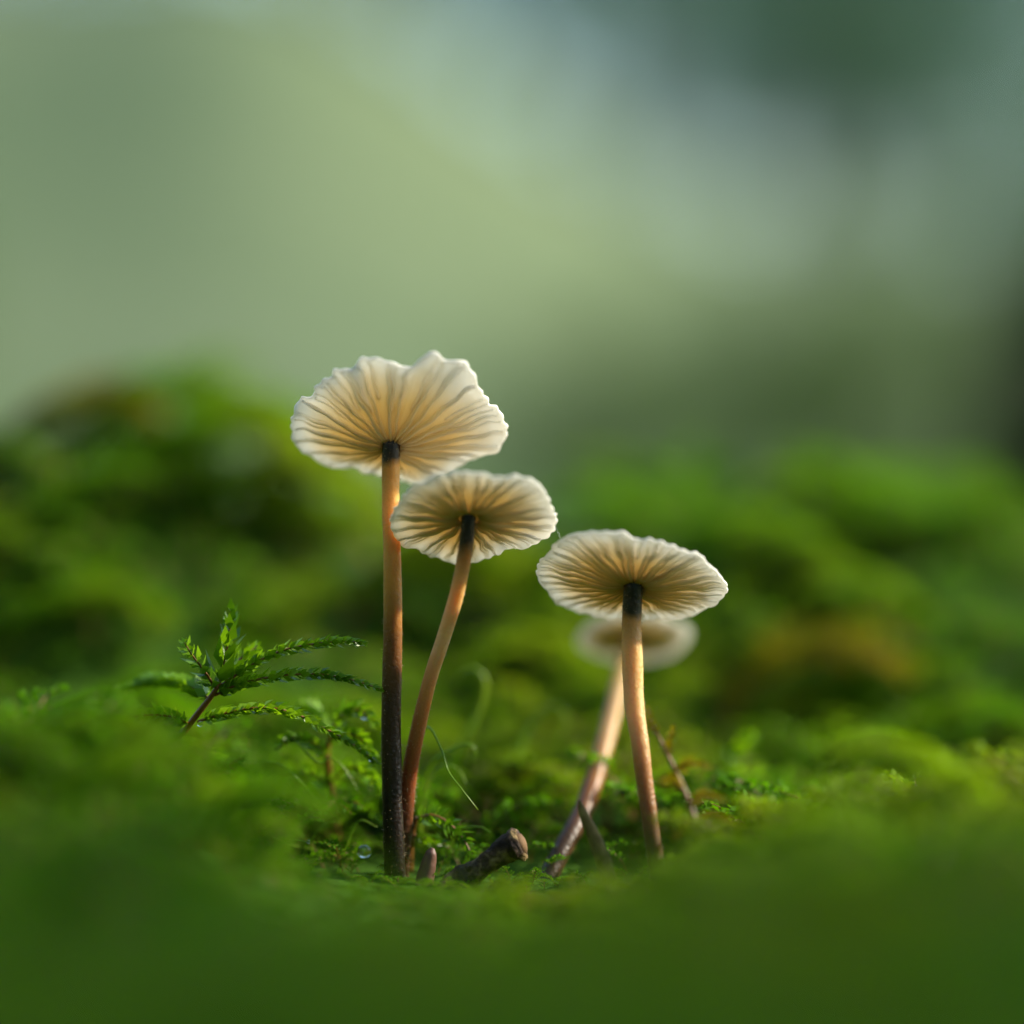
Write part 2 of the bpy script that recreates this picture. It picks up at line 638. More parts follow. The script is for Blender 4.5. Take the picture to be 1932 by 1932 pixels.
K1 = lambda pts: [(509.2 + x * 0.2928, 633.6 + y * 0.2928) for x, y in pts]
K2 = lambda pts: [(961.7 + x * 0.23425, 961.7 + y * 0.23425) for x, y in pts]

out1 = K1([(130, 510), (170, 430), (225, 385), (296, 362), (306, 300), (370, 255), (412, 250), (440, 205), (500, 190), (552, 208), (600, 170),
           (660, 145), (770, 140), (830, 160), (900, 188), (948, 182), (970, 145), (1030, 118), (1100, 122), (1142, 158), (1230, 150), (1290, 210),
           (1340, 280), (1382, 345), (1420, 412), (1470, 450), (1500, 500), (1530, 570), (1515, 640), (1450, 690), (1380, 720), (1300, 760),
           (1230, 800), (1150, 840), (1060, 890), (950, 915), (870, 900), (780, 895), (700, 880), (620, 850), (550, 820), (420, 790), (300, 780),
           (220, 750), (165, 700), (135, 640), (128, 570)])
out2 = K1([(780, 1170), (800, 1110), (850, 1050), (900, 990), (980, 930), (1080, 890), (1200, 870), (1330, 875), (1450, 885), (1580, 895), (1690, 920),
           (1740, 965), (1770, 1010), (1800, 1070), (1835, 1140), (1835, 1200), (1800, 1260), (1740, 1290), (1660, 1330), (1560, 1350), (1500, 1370),
           (1440, 1390), (1330, 1425), (1260, 1440), (1190, 1445), (1120, 1430), (1060, 1420), (1010, 1390), (960, 1350), (900, 1340), (850, 1330), (800, 1260)])
out3 = K2([(230, 500), (250, 400), (270, 350), (330, 320), (370, 250), (430, 210), (520, 170), (620, 150), (740, 138), (850, 150), (930, 175), (990, 218),
           (1060, 205), (1150, 220), (1250, 240), (1380, 290), (1500, 340), (1600, 420), (1690, 500), (1750, 580), (1755, 650), (1700, 720), (1620, 760),
           (1560, 800), (1460, 850), (1360, 870), (1250, 880), (1150, 875), (1000, 880), (900, 868), (780, 860), (650, 835), (530, 810), (480, 770),
           (380, 710), (310, 620), (260, 570)])
aa = np.linspace(0, 2 * math.pi, 40, endpoint=False)
out4 = [(1200 + 104 * math.cos(a) + 3 * math.sin(5 * a), 1196 - 50 * math.sin(a) + 2 * math.cos(7 * a)) for a in aa]

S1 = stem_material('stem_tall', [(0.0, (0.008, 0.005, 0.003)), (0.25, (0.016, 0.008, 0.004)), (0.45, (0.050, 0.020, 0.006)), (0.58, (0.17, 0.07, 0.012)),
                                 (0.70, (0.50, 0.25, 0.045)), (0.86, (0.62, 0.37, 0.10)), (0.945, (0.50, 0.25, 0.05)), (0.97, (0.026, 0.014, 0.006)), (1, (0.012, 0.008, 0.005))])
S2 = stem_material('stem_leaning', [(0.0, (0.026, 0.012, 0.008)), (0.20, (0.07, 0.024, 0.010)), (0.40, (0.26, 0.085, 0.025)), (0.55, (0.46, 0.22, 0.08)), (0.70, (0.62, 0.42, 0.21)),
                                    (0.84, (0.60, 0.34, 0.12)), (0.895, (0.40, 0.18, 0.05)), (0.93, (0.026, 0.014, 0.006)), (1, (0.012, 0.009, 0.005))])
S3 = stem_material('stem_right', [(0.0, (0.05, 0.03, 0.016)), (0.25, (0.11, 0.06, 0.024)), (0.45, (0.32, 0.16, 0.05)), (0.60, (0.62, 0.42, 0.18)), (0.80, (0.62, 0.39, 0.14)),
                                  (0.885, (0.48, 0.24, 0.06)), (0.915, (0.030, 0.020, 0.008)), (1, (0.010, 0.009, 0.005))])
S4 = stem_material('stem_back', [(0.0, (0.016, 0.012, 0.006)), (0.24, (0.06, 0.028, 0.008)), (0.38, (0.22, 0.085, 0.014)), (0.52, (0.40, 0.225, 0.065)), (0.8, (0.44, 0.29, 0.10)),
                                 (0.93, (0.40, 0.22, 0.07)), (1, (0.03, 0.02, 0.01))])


def pts(*a):
    return [at(*p) for p in a]


w = PX / 2
mushroom('tallest mushroom, widest cream cap with wavy upturned rim on a straight dark stem',
         pts((746, 1720, 0), (744, 1620, 0), (740, 1500, 0), (738, 1350, 0), (741, 1200, 0), (740, 1050, 0), (737, 940, 0), (738, 845, 0)),
         [42 * w, 41 * w, 38 * w, 37 * w, 36 * w, 34 * w, 33 * w, 34 * w], S1,
         (738, 840), out1, R(35), R(2), 1.75, 0.75, 27, 30, 11, wave=0.14, blade=1.7, gill_depth=0.27, fuzz_n=650)
mushroom('cream mushroom overlapping the tallest one, on a reddish leaning stem beside it',
         pts((752, 1720, 1.4), (757, 1620, 1.35), (764, 1540, 1.2), (772, 1460, 0.9), (790, 1370, 0.3), (812, 1280, -0.6), (838, 1200, -1.3), (862, 1120, -2.0), (877, 1045, -2.4), (884, 978, -2.5)),
         [34 * w, 33 * w, 32 * w, 30 * w, 28 * w, 27 * w, 27 * w, 27 * w, 27 * w, 28 * w], S2,
         (884, 972), out2, R(34), R(3), 0.15, 0.9, 34, 36, 22, wave=0.07, gill_depth=0.32, fuzz_n=650)
mushroom('cream mushroom with notched brim on pale tan stem, in front of the smallest mushroom',
         pts((1248, 1740, -3), (1240, 1650, -2.9), (1228, 1560, -2.7), (1217, 1480, -2.4), (1207, 1400, -2.0), (1197, 1330, -1.6), (1193, 1250, -1.2), (1192, 1165, -1.0), (1195, 1108, -1.0)),
         [32 * w, 31 * w, 30 * w, 31 * w, 34 * w, 37 * w, 39 * w, 36 * w, 38 * w], S3,
         (1196, 1103), out3, R(30), R(7), 0.70, 0.8, 38, 38, 33, wave=0.06, gill_depth=0.32, fuzz_n=650)
mushroom('smallest mushroom, its cap tucked behind the notched one on a stem leaning backwards',
         pts((990, 1745, 0.5), (1022, 1680, 1.5), (1062, 1600, 3), (1100, 1530, 5), (1127, 1450, 7.5), (1152, 1360, 10.5), (1173, 1280, 14), (1192, 1205, 18)),
         [40 * w, 39 * w, 38 * w, 37 * w, 37 * w, 36 * w, 36 * w, 36 * w], S4,
         (1196, 1198), out4, R(27), R(2), 0.1, 0.9, 30, 26, 44, scale=1.13, wave=0.05, gill_depth=0.34, fuzz_n=250)

# ------------------------------------------------------------------ moss
def leafy_curve(P, nodes, per, leaf, rng, r0=0.11, r1=0.04, openness=(0.55, 0.95), axis_seg=4):
    """moss axis along the points P with leaves around it: V, Q, M (1 = axis, 0 = leaf)"""
    nP = len(P) - 1
    bag = Bag()
    ax = P[::max(1, nP // axis_seg)]
    V, Q, _ = tube(ax, np.linspace(r0, r1, len(ax)), 3, cap=False)
    bag.add(V, Q, 1)
    T, N, B = frames(P)
    k = nodes * per
    t = np.repeat(np.linspace(0.04, 0.995, nodes), per) + rng.uniform(-0.3, 0.3, k) / nodes
    t = np.clip(t, 0.01, 0.999)
    f = t * nP
    i = np.minimum(f.astype(int), nP - 1)
    f = (f - i)[:, None]
    p = P[i] * (1 - f) + P[i + 1] * f
    Tt, Nn, Bb = T[i], N[i], B[i]
    a = np.tile(np.arange(per) * 2 * math.pi / per, nodes) + np.repeat(np.arange(nodes) * 1.1, per) + rng.uniform(-0.4, 0.4, k)
    rd = np.cos(a)[:, None] * Nn + np.sin(a)[:, None] * Bb
    ln = leaf * (1 - 0.55 * t ** 2) * rng.uniform(0.8, 1.2, k)
    op = rng.uniform(*openness, k)[:, None]
    d = Tt * np.cos(op) + rd * np.sin(op)
    tg = np.cross(Tt, rd)
    wd = (ln * 0.30)[:, None]
    mid = p + d * (ln * 0.42)[:, None] + rd * (ln * 0.10)[:, None]
    tip = p + d * ln[:, None] + Tt * (ln * 0.15)[:, None]
    LV = np.stack([p, mid - tg * wd, tip, mid + tg * wd], 1).reshape(-1, 3)
    bag.add(LV, np.arange(4 * k).reshape(-1, 4), 0)
    return bag.get()


def branch_mesh(L, nodes, per, leaf, rng, droop=0.5, curl=0.2):
    """leafy moss branch along +x from the origin"""
    s = np.linspace(0, 1, 9)
    ang = -droop * s ** 1.3
    dx = np.cos(ang) * L / 8
    dz = np.sin(ang) * L / 8
    P = np.stack([np.concatenate([[0], np.cumsum(dx[1:])]), curl * L * 0.25 * s ** 2, np.concatenate([[0], np.cumsum(dz[1:])])], 1)
    return leafy_curve(P, nodes, per, leaf, rng)


def rot_from(xdir, zhint):
    x = xdir / np.linalg.norm(xdir)
    y = np.cross(zhint, x)
    y /= np.linalg.norm(y) + 1e-9
    return np.stack([x, y, np.cross(x, y)], 1)


def shoot(rng, L, lean, nb, nodes, per, leaf, br=0.55, droop=0.6):
    """feather moss plume rising from the origin and arching over towards +x. Returns stem and branches"""
    s = np.linspace(0, 1, 12)
    ang = R(80) - lean * s ** 1.2
    st = L / 11
    P = np.stack([np.concatenate([[0], np.cumsum(np.cos(ang[1:]) * st)]), 0.06 * L * np.sin(s * 2.5) * rng.uniform(-1, 1),
                  np.concatenate([[0], np.cumsum(np.sin(ang[1:]) * st)])], 1)
    V, Q, _ = tube(P, np.linspace(0.20, 0.07, 12) * (L / 14) ** 0.5, 5, cap=False)
    T, N, B = frames(P)
    brs = []
    for k in range(nb):
        t = 0.22 + 0.76 * (k + rng.uniform(0, 0.6)) / nb
        f = t * 11
        i = min(int(f), 10)
        p = P[i] + (P[i + 1] - P[i]) * (f - i)
        side = np.array([0, 1.0 if k % 2 else -1.0, 0])
        tt = T[i]
        upv = np.cross(tt, [0, 1.0, 0])
        if upv[2] < 0:
            upv = -upv
        d = tt * rng.uniform(0.55, 0.95) + side * rng.uniform(0.75, 1.0) + upv * rng.uniform(-0.1, 0.35)
        bl = L * br * (0.45 + 0.55 * math.sin(math.pi * min(1, t * 0.95))) * (1 - 0.55 * max(0, t - 0.55) / 0.45) * rng.uniform(0.75, 1.15)
        bv, bq, bm = branch_mesh(bl, max(5, int(nodes * bl / (L * br))), per, leaf, rng, droop * rng.uniform(0.6, 1.4), rng.uniform(-0.5, 0.5))
        brs.append((bv @ rot_from(d, upv).T + p, bq, bm))
    # leafy tip
    bv, bq, bm = branch_mesh(L * 0.22, max(5, nodes // 2), per, leaf, rng, 0.3)
    brs.append((bv @ rot_from(T[10], np.array([0, 0, 1.0]) + 0.01).T + P[9], bq, bm))
    # leaves pressed on the stem
    return (V, Q), brs


def merge_shoot(sh):
    bag = Bag()
    (V, Q), brs = sh
    bag.add(V, Q, 1)
    for v, q, m in brs:
        bag.V.append(v)
        bag.Q.append(q + bag.n)
        bag.M.append(m)
        bag.n += len(v)
    return bag.get()


rng = np.random.default_rng(5)
protos = [merge_shoot(shoot(rng, 12.0, rng.uniform(0.9, 1.9), 9, 10, 2, 0.95, 0.42, 0.7)) for _ in range(7)]


def carpet(name, label, cat, spots, mats):
    bag = Bag()
    for (x, y, yaw, s, sink) in spots:
        V, Q, M = protos[rng.integers(len(protos))]
        c_, s_ = math.cos(yaw), math.sin(yaw)
        Rz = np.array([[c_, -s_, 0], [s_, c_, 0], [0, 0, 1]])
        z = float(gz(x, y))
        bag.V.append(V * s @ Rz.T + [x, y, z - sink])
        bag.Q.append(Q + bag.n)
        bag.M.append(M)
        bag.n += len(V)
    V, Q, M = bag.get()
    o = link_mesh(name, V, Q, mats, mi=M)
    o['kind'] = 'stuff'
    tag(o, label, cat)
    return o


def clear_of_mushrooms(x, y):
    """keep the ground right at the stems open, as in the photograph"""
    return (x + 6.5) ** 2 / 7.0 ** 2 + y ** 2 / 9.0 ** 2 > 1 and (x - 5) ** 2 / 9.0 ** 2 + (y - 1) ** 2 / 9.0 ** 2 > 1


def sight_limit(x, y):
    """how high moss may stand in front of the mushrooms (mm)"""
    d = y - CAM_Y
    line = 1662 - 330 * float(sstep(9, 22, -x * 155 / d)) - 230 * float(sstep(6.8, 17, x * 155 / d))
    return CAM_Z + (966 - line) * PX * d / 155.0


spots = []
# foreground
for _ in range(750):
    y = rng.uniform(-118, -4)
    hw = 0.19 * (y - CAM_Y) + 8
    x = rng.uniform(-hw, hw)
    if not clear_of_mushrooms(x, y):
        continue
    room = sight_limit(x, y) - float(gz(x, y))
    if room < 2.0:
        continue
    s = min(0.8, room / 9.0) * rng.uniform(0.65, 1.0)
    spots.append((x, y, rng.uniform(0, 6.28), s, 0.8))
for _ in range(1000):
    x, y = rng.uniform(-34, 34), rng.uniform(-16, 16)
    near = not clear_of_mushrooms(x, y)
    room = (sight_limit(x, y) if y < 2 else 9.0) - float(gz(x, y))
    if room < 1.2:
        room = 1.2
    s = min(0.25 if near else 0.6, room / 8.0) * rng.uniform(0.7, 1.1)
    if abs(y) < 4 and min(abs(x + 6.5), abs(x - 0.7), abs(x - 7.9)) < 0.9 + 4 * s and near and rng.uniform() < .5:
        s *= 0.6
    spots.append((x, y, rng.uniform(0, 6.28), s, 0.3))
carpet('foreground_moss', 'low green moss carpet in front of and between the mushrooms', 'moss', spots, [MOSS, MSTEM])
spots = []
for _ in range(1900):
    y = rng.uniform(12, 130)
    hw = 0.22 * (y - CAM_Y) + 14
    x = rng.uniform(-hw, hw)
    if not clear_of_mushrooms(x, y):
        continue
    if y < 30 and rng.uniform() < 0.35:
        continue
    spots.append((x, y, rng.uniform(0, 6.28), rng.uniform(0.4, 0.7), 1.0))
carpet('mound_moss', 'thick green feathery moss covering the mounds behind the mushrooms', 'moss', spots, [MOSS, MSTEM])

# ------------------------------------------------------------------ moss shoots that can be told apart
def moss_shoot(label, group, stem_px, branches, mats, seed, leaf=0.62, stem_r=(0.30, 0.12)):
    """stem_px and each branch: points (px, py, depth); branch tuple = (points, leaf size, leaves open)"""
    r_ = np.random.default_rng(seed)
    P = spline(pts(*stem_px), 24)
    base = P[0]
    root = empty('moss_shoot', base)
    tag(root, label, 'moss', group)
    V, Q, UV = tube(P, np.linspace(stem_r[0], stem_r[1], 24), 8, wob=0.08, rng=r_)
    link_mesh('stem', V, Q, MSTEM, root, True, origin=base)
    for bp, lf, op in branches:
        lf *= 1.25
        B = spline(pts(*bp), 16)
        ln = np.linalg.norm(np.diff(B, axis=0), axis=1).sum()
        v, q, m = leafy_curve(B, max(6, int(ln / (lf * 0.34))), 3, lf, r_, 0.10, 0.04, op, 15)
        link_mesh('branch', v, q, mats, root, mi=m, origin=base)
    return root


HM = [MOSS_HERO, MSTEM]
O1, O2 = (0.45, 0.8), (0.7, 1.15)
moss_shoot('red stemmed moss shoot with leafy green branches arching towards the tallest mushroom', None,
           [(258, 1660, 2), (268, 1560, 1.5), (300, 1450, 1), (355, 1370, 0.5), (400, 1312, 0), (415, 1285, 0)],
           [([(412, 1290, 0), (425, 1240, 0.3), (432, 1200, .5), (438, 1155, .8)], 1.15, O1),
            ([(408, 1300, 0), (385, 1265, -.5), (362, 1235, -1), (348, 1212, -1.4)], 0.80, O2),
            ([(418, 1280, 0), (445, 1250, 1), (468, 1232, 1.6), (486, 1218, 2)], 0.70, O2),
            ([(415, 1295, 0), (470, 1258, 0), (530, 1228, 0), (600, 1214, 0), (650, 1210, 0), (686, 1213, 0)], 0.62, O1),
            ([(405, 1312, 0), (450, 1292, -.4), (520, 1276, -.6), (600, 1272, -.6), (660, 1282, -.5), (718, 1300, -.3)], 0.62, O1),
            ([(372, 1362, .4), (430, 1345, 0.2), (500, 1335, 0), (560, 1348, .2), (620, 1378, .5), (668, 1405, .8), (712, 1440, 1.2)], 0.60, O1),
            ([(360, 1365, .4), (310, 1350, -1.5), (250, 1352, -3), (190, 1375, -4.5)], 0.75, O1),
            ([(395, 1318, 0), (350, 1290, 2.5), (290, 1285, 4.5), (230, 1300, 6)], 0.75, O1),
            ([(330, 1400, .8), (380, 1420, -1.5), (440, 1450, -3.5), (520, 1500, -5)], 0.8, O1),
            ([(300, 1450, 1), (240, 1440, -1), (180, 1450, -3), (120, 1480, -4)], 0.8, O1),
            ([(275, 1530, 1.4), (315, 1530, .6), (345, 1545, 0), (372, 1560, -.5)], 0.7, O2),
            ([(270, 1550, 1.5), (230, 1535, 2), (200, 1540, 2.5)], 0.7, O2)], HM, 101)
moss_shoot('small serrated green moss frond beside the foot of the tallest mushroom', None,
           [(770, 1700, 3.2), (772, 1640, 3), (776, 1580, 2.6), (786, 1542, 2.2)],
           [([(786, 1545, 2.2), (815, 1538, 1.8), (845, 1552, 1.5), (872, 1580, 1.3), (890, 1612, 1.2)], 0.75, O2),
            ([(780, 1575, 2.5), (810, 1585, 2.5), (840, 1592, 2.5)], 0.55, O1)], HM, 102)
moss_shoot('bright curly moss shoot behind the arching branches, touching the tallest stem', None,
           [(640, 1640, 7), (632, 1560, 6.5), (622, 1480, 6), (618, 1420, 5), (628, 1370, 4.5)],
           [([(628, 1372, 4.5), (650, 1345, 4), (680, 1340, 3.6), (705, 1360, 3.4)], 0.8, O1),
            ([(620, 1400, 5), (650, 1385, 3.5), (682, 1395, 2.8), (706, 1425, 2.6)], 0.7, O1),
            ([(620, 1430, 5), (590, 1400, 4), (556, 1392, 3.5), (528, 1405, 3.2)], 0.7, O1),
            ([(622, 1480, 6), (655, 1450, 4.5), (690, 1455, 3.8), (712, 1490, 3.6)], 0.7, O1),
            ([(624, 1490, 6), (590, 1460, 5), (560, 1465, 4.5), (535, 1490, 4.2)], 0.7, O1),
            ([(630, 1550, 6.5), (660, 1520, 5.5), (690, 1525, 5), (715, 1550, 4.8)], 0.7, O1),
            ([(625, 1390, 4.7), (600, 1350, 5.5), (580, 1335, 6), (555, 1340, 6.5)], 0.7, O1)], HM, 105)
moss_shoot('yellow green moss tip rising alone right of the pale tan stem', None,
           [(1300, 1640, 9), (1318, 1560, 10), (1335, 1490, 11), (1355, 1450, 11.5)],
           [([(1355, 1452, 11.5), (1378, 1430, 11.8), (1400, 1408, 12), (1420, 1388, 12)], 1.0, O1),
            ([(1340, 1480, 11), (1385, 1462, 11), (1430, 1450, 11)], 0.8, O1),
            ([(1330, 1510, 11), (1300, 1470, 12), (1275, 1450, 13)], 0.8, O1)], [MOSS_HERO, MSTEM], 103)
moss_shoot('yellowing moss shoot with orange brown stem close to the pale tan stem', None,
           [(1345, 1760, -8), (1335, 1660, -7.5), (1318, 1570, -7), (1290, 1490, -6.2), (1262, 1430, -5.5), (1240, 1385, -5)],
           [([(1240, 1385, -5), (1228, 1360, -5), (1222, 1335, -4.8)], 0.36, O2),
            ([(1262, 1430, -5.5), (1262, 1400, -5), (1270, 1372, -4.5)], 0.36, O2),
            ([(1275, 1455, -6), (1300, 1440, -6.5), (1335, 1445, -7)], 0.42, O2),
            ([(1290, 1490, -6.2), (1268, 1470, -7), (1250, 1475, -8)], 0.40, O2),
            ([(1300, 1515, -6.4), (1330, 1500, -7), (1362, 1508, -8)], 0.42, O2),
            ([(1310, 1550, -7), (1350, 1540, -8), (1392, 1556, -9)], 0.42, O2),
            ([(1314, 1560, -7), (1290, 1560, -8), (1272, 1580, -9)], 0.42, O2),
            ([(1325, 1610, -7.2), (1365, 1606, -8), (1400, 1630, -9)], 0.42, O2),
            ([(1330, 1640, -7.4), (1300, 1640, -8.5), (1280, 1665, -9.5)], 0.42, O2)], [MOSS_Y, MSTEM], 104, stem_r=(0.24, 0.08))

# arching plumes on the mounds
PL = []
for k in range(4):
    r_ = np.random.default_rng(200 + k)
    L = 20.0
    (V, Q), brs = shoot(r_, L, 1.7 + 0.2 * k, 24, 20, 2, 1.15, 0.42, 0.8)
    PL.append(((V, Q), brs))
plume_protos = {}


def plume(label, group, x, y, yaw, s, kind, yellow=False, dz=0.0):
    key = (kind, yellow)
    if key not in plume_protos:
        root = empty('moss_plume', (0, 0, 0))
        (V, Q), brs = PL[kind]
        link_mesh('stem', V, Q, MSTEM, root, True)
        for v, q, m in brs:
            link_mesh('branch', v, q, [MOSS_Y if yellow else MOSS_PLUME, MSTEM], root, mi=m)
        plume_protos[key] = root
    else:
        root = copy_tree(plume_protos[key])
    root.location = (x * MM, y * MM, (float(gz(x, y)) - 1.0 + dz) * MM)
    root.rotation_euler = (0, 0, yaw)
    root.scale = (s, s, s)
    tag(root, label, 'moss', group)
    return root


LEFT = 'green arching moss plume on the mound left of the tallest mushroom'
RIGHT = 'green arching moss plume on the mound right of the notched mushroom'
MID = 'soft green moss plume in the dip behind the mushroom stems'
r_ = np.random.default_rng(77)
for k, (px, y, s, yaw) in enumerate([(120, 55, 1.0, 0.3), (200, 66, 1.15, 0.5), (285, 62, 1.1, 0.15), (350, 74, 1.2, -0.2), (430, 60, 0.9, 0.5), (60, 44, 0.9, 0.2),
                                     (150, 36, 0.9, -0.3), (250, 34, 0.85, 0.4), (20, 80, 1.2, 0.3), (480, 48, 0.8, 0.9), (390, 40, 0.75, 0.2), (540, 66, 0.9, -0.5)]):
    y = 22 + (y - 34) * 0.9
    plume(LEFT, 'moss plumes on the left mound', at(px, 900, y)[0] - 4, y, yaw + r_.uniform(-.3, .3), s * 0.95, k % 4, dz=-2.5)
for k, (px, y, s, yaw) in enumerate([(1330, 70, 0.95, 2.6), (1400, 80, 1.1, 2.2), (1490, 76, 1.1, 0.6), (1570, 84, 1.15, 0.3), (1650, 60, 0.9, 2.9), (1740, 72, 0.9, 3.3),
                                     (1820, 54, 0.9, 2.8), (1900, 66, 1.1, 3.0), (1500, 44, 0.8, 0.2), (1620, 38, 0.8, 0.2), (1760, 40, 0.9, 2.6), (1880, 34, 0.9, 3.1)]):
    y = 26 + (y - 34) * 0.9
    plume(RIGHT, 'moss plumes on the right mound', at(px, 900, y)[0], y, yaw + r_.uniform(-.3, .3), s * 0.95, k % 4, dz=-2.5)
for k, (px, y, s, yaw) in enumerate([(640, 52, 0.9, 0.2), (730, 60, 1.0, 2.4), (880, 56, 0.9, 0.4), (980, 48, 0.85, 0.9), (1080, 56, 0.9, 2.8), (900, 26, 0.55, 1.2), (1000, 24, 0.5, 0.2),
                                     (620, 28, 0.6, 0.4), (1230, 44, 0.8, 2.6), (820, 34, 0.7, 3.3)]):
    y = 16 + (y - 24) * 0.9
    plume(MID, 'moss plumes in the dip', at(px, 900, y)[0], y, yaw, s, (k + 1) % 4)
plume('yellow olive moss plume behind the smallest mushroom', None, at(1330, 1200, 30)[0], 30, 0.3, 0.95, 1, True)
plume('olive moss plume low at the left edge of the left mound', None, at(-40, 900, 50)[0], 50, 0.2, 0.9, 2, True)

FRONT = 'large out of focus moss plume in front of the red stemmed moss shoot'
for k, (px, py, y, s, yaw) in enumerate([(60, 1500, -24, 0.55, 0.4), (330, 1600, -20, 0.5, 0.1), (-40, 1400, -14, 0.6, 0.3), (210, 1560, -32, 0.45, 0.5)]):
    plume(FRONT, 'out of focus plumes in front on the left', at(px, py, y)[0], y, yaw, s, k % 4)
FRONT_R = 'out of focus moss plume in front of the yellowing moss shoot'
for k, (px, py, y, s, yaw) in enumerate([(1560, 1600, -20, 0.5, 2.9), (1760, 1500, -26, 0.55, 2.7), (1920, 1500, -18, 0.6, 3.2), (1330, 1500, -42, 0.42, 2.2), (1440, 1500, -38, 0.46, 2.8)]):
    plume(FRONT_R, 'out of focus plumes in front on the right', at(px, py, y)[0], y, yaw, s, (k + 2) % 4)

# thin curling strands between the stems
def strand(label, group, p, r0=0.07):
    P = spline(pts(*p), 30)
    V, Q, UV = tube(P, np.linspace(r0, r0 * 0.35, 30), 6)
    tag(link_mesh('moss_strand', V, Q, STRAND, smooth=True, origin=None), label, 'moss strand', group)


CUR = 'thin curling green moss strand beside the reddish leaning stem'
LOW = 'thin green moss strand crossing others left of the tallest stem foot'
strand('long thin yellow green strand trailing down right of the reddish stem', None, [(790, 1560, 6), (786, 1440, 4), (806, 1372, 2), (832, 1412, 1), (846, 1455, .5), (872, 1490, 0), (902, 1528, 0)], 0.075)
CG = 'curling strands by the reddish stem'
strand(CUR, CG, [(800, 1640, 8), (798, 1500, 7), (815, 1440, 6), (850, 1415, 5), (885, 1405, 4.5), (898, 1422, 4.5), (890, 1440, 4.6)], 0.12)
strand(CUR, CG, [(820, 1640, 12), (840, 1480, 12), (875, 1400, 11), (905, 1340, 11), (915, 1285, 11), (895, 1262, 11), (868, 1270, 11)], 0.22)
strand(CUR, CG, [(790, 1600, 5), (800, 1500, 5), (830, 1448, 5), (862, 1450, 4.5), (880, 1480, 4)], 0.11)
strand(CUR, CG, [(840, 1680, 3), (850, 1600, 3.5), (868, 1565, 3), (905, 1560, 2), (925, 1570, 1.5)])
strand(CUR, CG, [(900, 1640, 14), (960, 1460, 14), (1010, 1360, 15), (1050, 1330, 15), (1068, 1360, 15), (1050, 1395, 15)], 0.2)
LG = 'crossing strands left of the stem foot'
strand(LOW, LG, [(400, 1640, 4), (455, 1590, 3), (500, 1560, 1), (530, 1492, 0)])
strand(LOW, LG, [(455, 1512, 1), (490, 1560, 1.5), (540, 1590, 2), (600, 1606, 4)])
strand(LOW, LG, [(482, 1625, 0), (510, 1600, 0), (545, 1585, 0), (582, 1588, 0)])
strand(LOW, LG, [(560, 1660, 3), (580, 1600, 3), (610, 1555, 3), (640, 1548, 3.5)])
strand(LOW, LG, [(625, 1700, 2), (650, 1610, 2), (676, 1550, 2), (712, 1560, 2)])
strand(LOW, LG, [(560, 1400, 3), (600, 1440, 3), (625, 1430, 3), (650, 1450, 3), (680, 1500, 3)])
strand(LOW, LG, [(600, 1520, 4), (560, 1470, 3), (520, 1440, 2.5), (470, 1440, 2.5)])

# ------------------------------------------------------------------ twigs and needles
TWIG = plain('twig_bark', [(0.38, (0.018, 0.010, 0.006)), (0.52, (0.060, 0.034, 0.016)), (0.62, (0.22, 0.15, 0.06))], 1100, 0.75, 0.25, bump=0.00025, bump_scale=3600)
NEED = plain('dry_needle', [(0.35, (0.10, 0.070, 0.018)), (0.65, (0.21, 0.155, 0.045))], 1800, 0.75, 0.15, bump=0.00003, bump_scale=3000)
STUB = plain('bud_bark', [(0.35, (0.06, 0.025, 0.018)), (0.65, (0.14, 0.062, 0.04))], 500, 0.55, 0.4, bump=0.00004, bump_scale=3000)
WOOD = plain('broken_wood', [(0.35, (0.06, 0.03, 0.014)), (0.65, (0.17, 0.10, 0.045))], 900, 0.8, 0.2)


def twig():
    r_ = np.random.default_rng(9)
    P = spline(pts((815, 1735, -1.2), (850, 1682, -1.0), (890, 1650, -1.0), (930, 1620, -1.0), (965, 1598, -1.1), (984, 1590, -1.2)), 40)
    base = P[0]
    root = empty('twig', base)
    tag(root, 'short broken brown twig lying in the moss beside the tallest mushroom', 'twig')
    s = np.linspace(0, 1, 40)
    rad = (24 + 4 * np.sin(s * 9) + 5 * np.exp(-((s - .9) / .07) ** 2) + 5 * np.exp(-((s - .35) / .06) ** 2)) * PX
    V, Q, UV = tube(P, rad, 18, cap=True, wob=0.12, rng=r_)
    link_mesh('bark', V, Q, TWIG, root, True, origin=base)
    d = P[-1] - P[-2]
    d /= np.linalg.norm(d)
    E = np.array([P[-1] - d * 0.3, P[-1] + d * 0.02, P[-1] + d * 0.14, P[-1] + d * 0.22])
    V, Q, UV = tube(E, np.array([21, 21, 16, 8]) * PX, 12, wob=0.2, rng=r_)
    link_mesh('broken_end', V, Q, WOOD, root, True, origin=base)
    K = np.array([P[14], P[14] + [0.1, -0.5, 0.45], P[14] + [0.2, -0.65, 0.75]])
    V, Q, UV = tube(spline(K, 8), np.linspace(10, 3, 8) * PX, 8, wob=0.1, rng=r_)
    link_mesh('side_knot', V, Q, TWIG, root, True, origin=base)


twig()


def spike(name, label, cat, p, r, m, seed):
    r_ = np.random.default_rng(seed)
    P = spline(pts(*p), 26)
    V, Q, UV = tube(P, spline(np.array(r)[:, None] * PX, 26)[:, 0], 14, wob=0.06, rng=r_)
    tag(link_mesh(name, V, Q, m, smooth=True), label, cat)


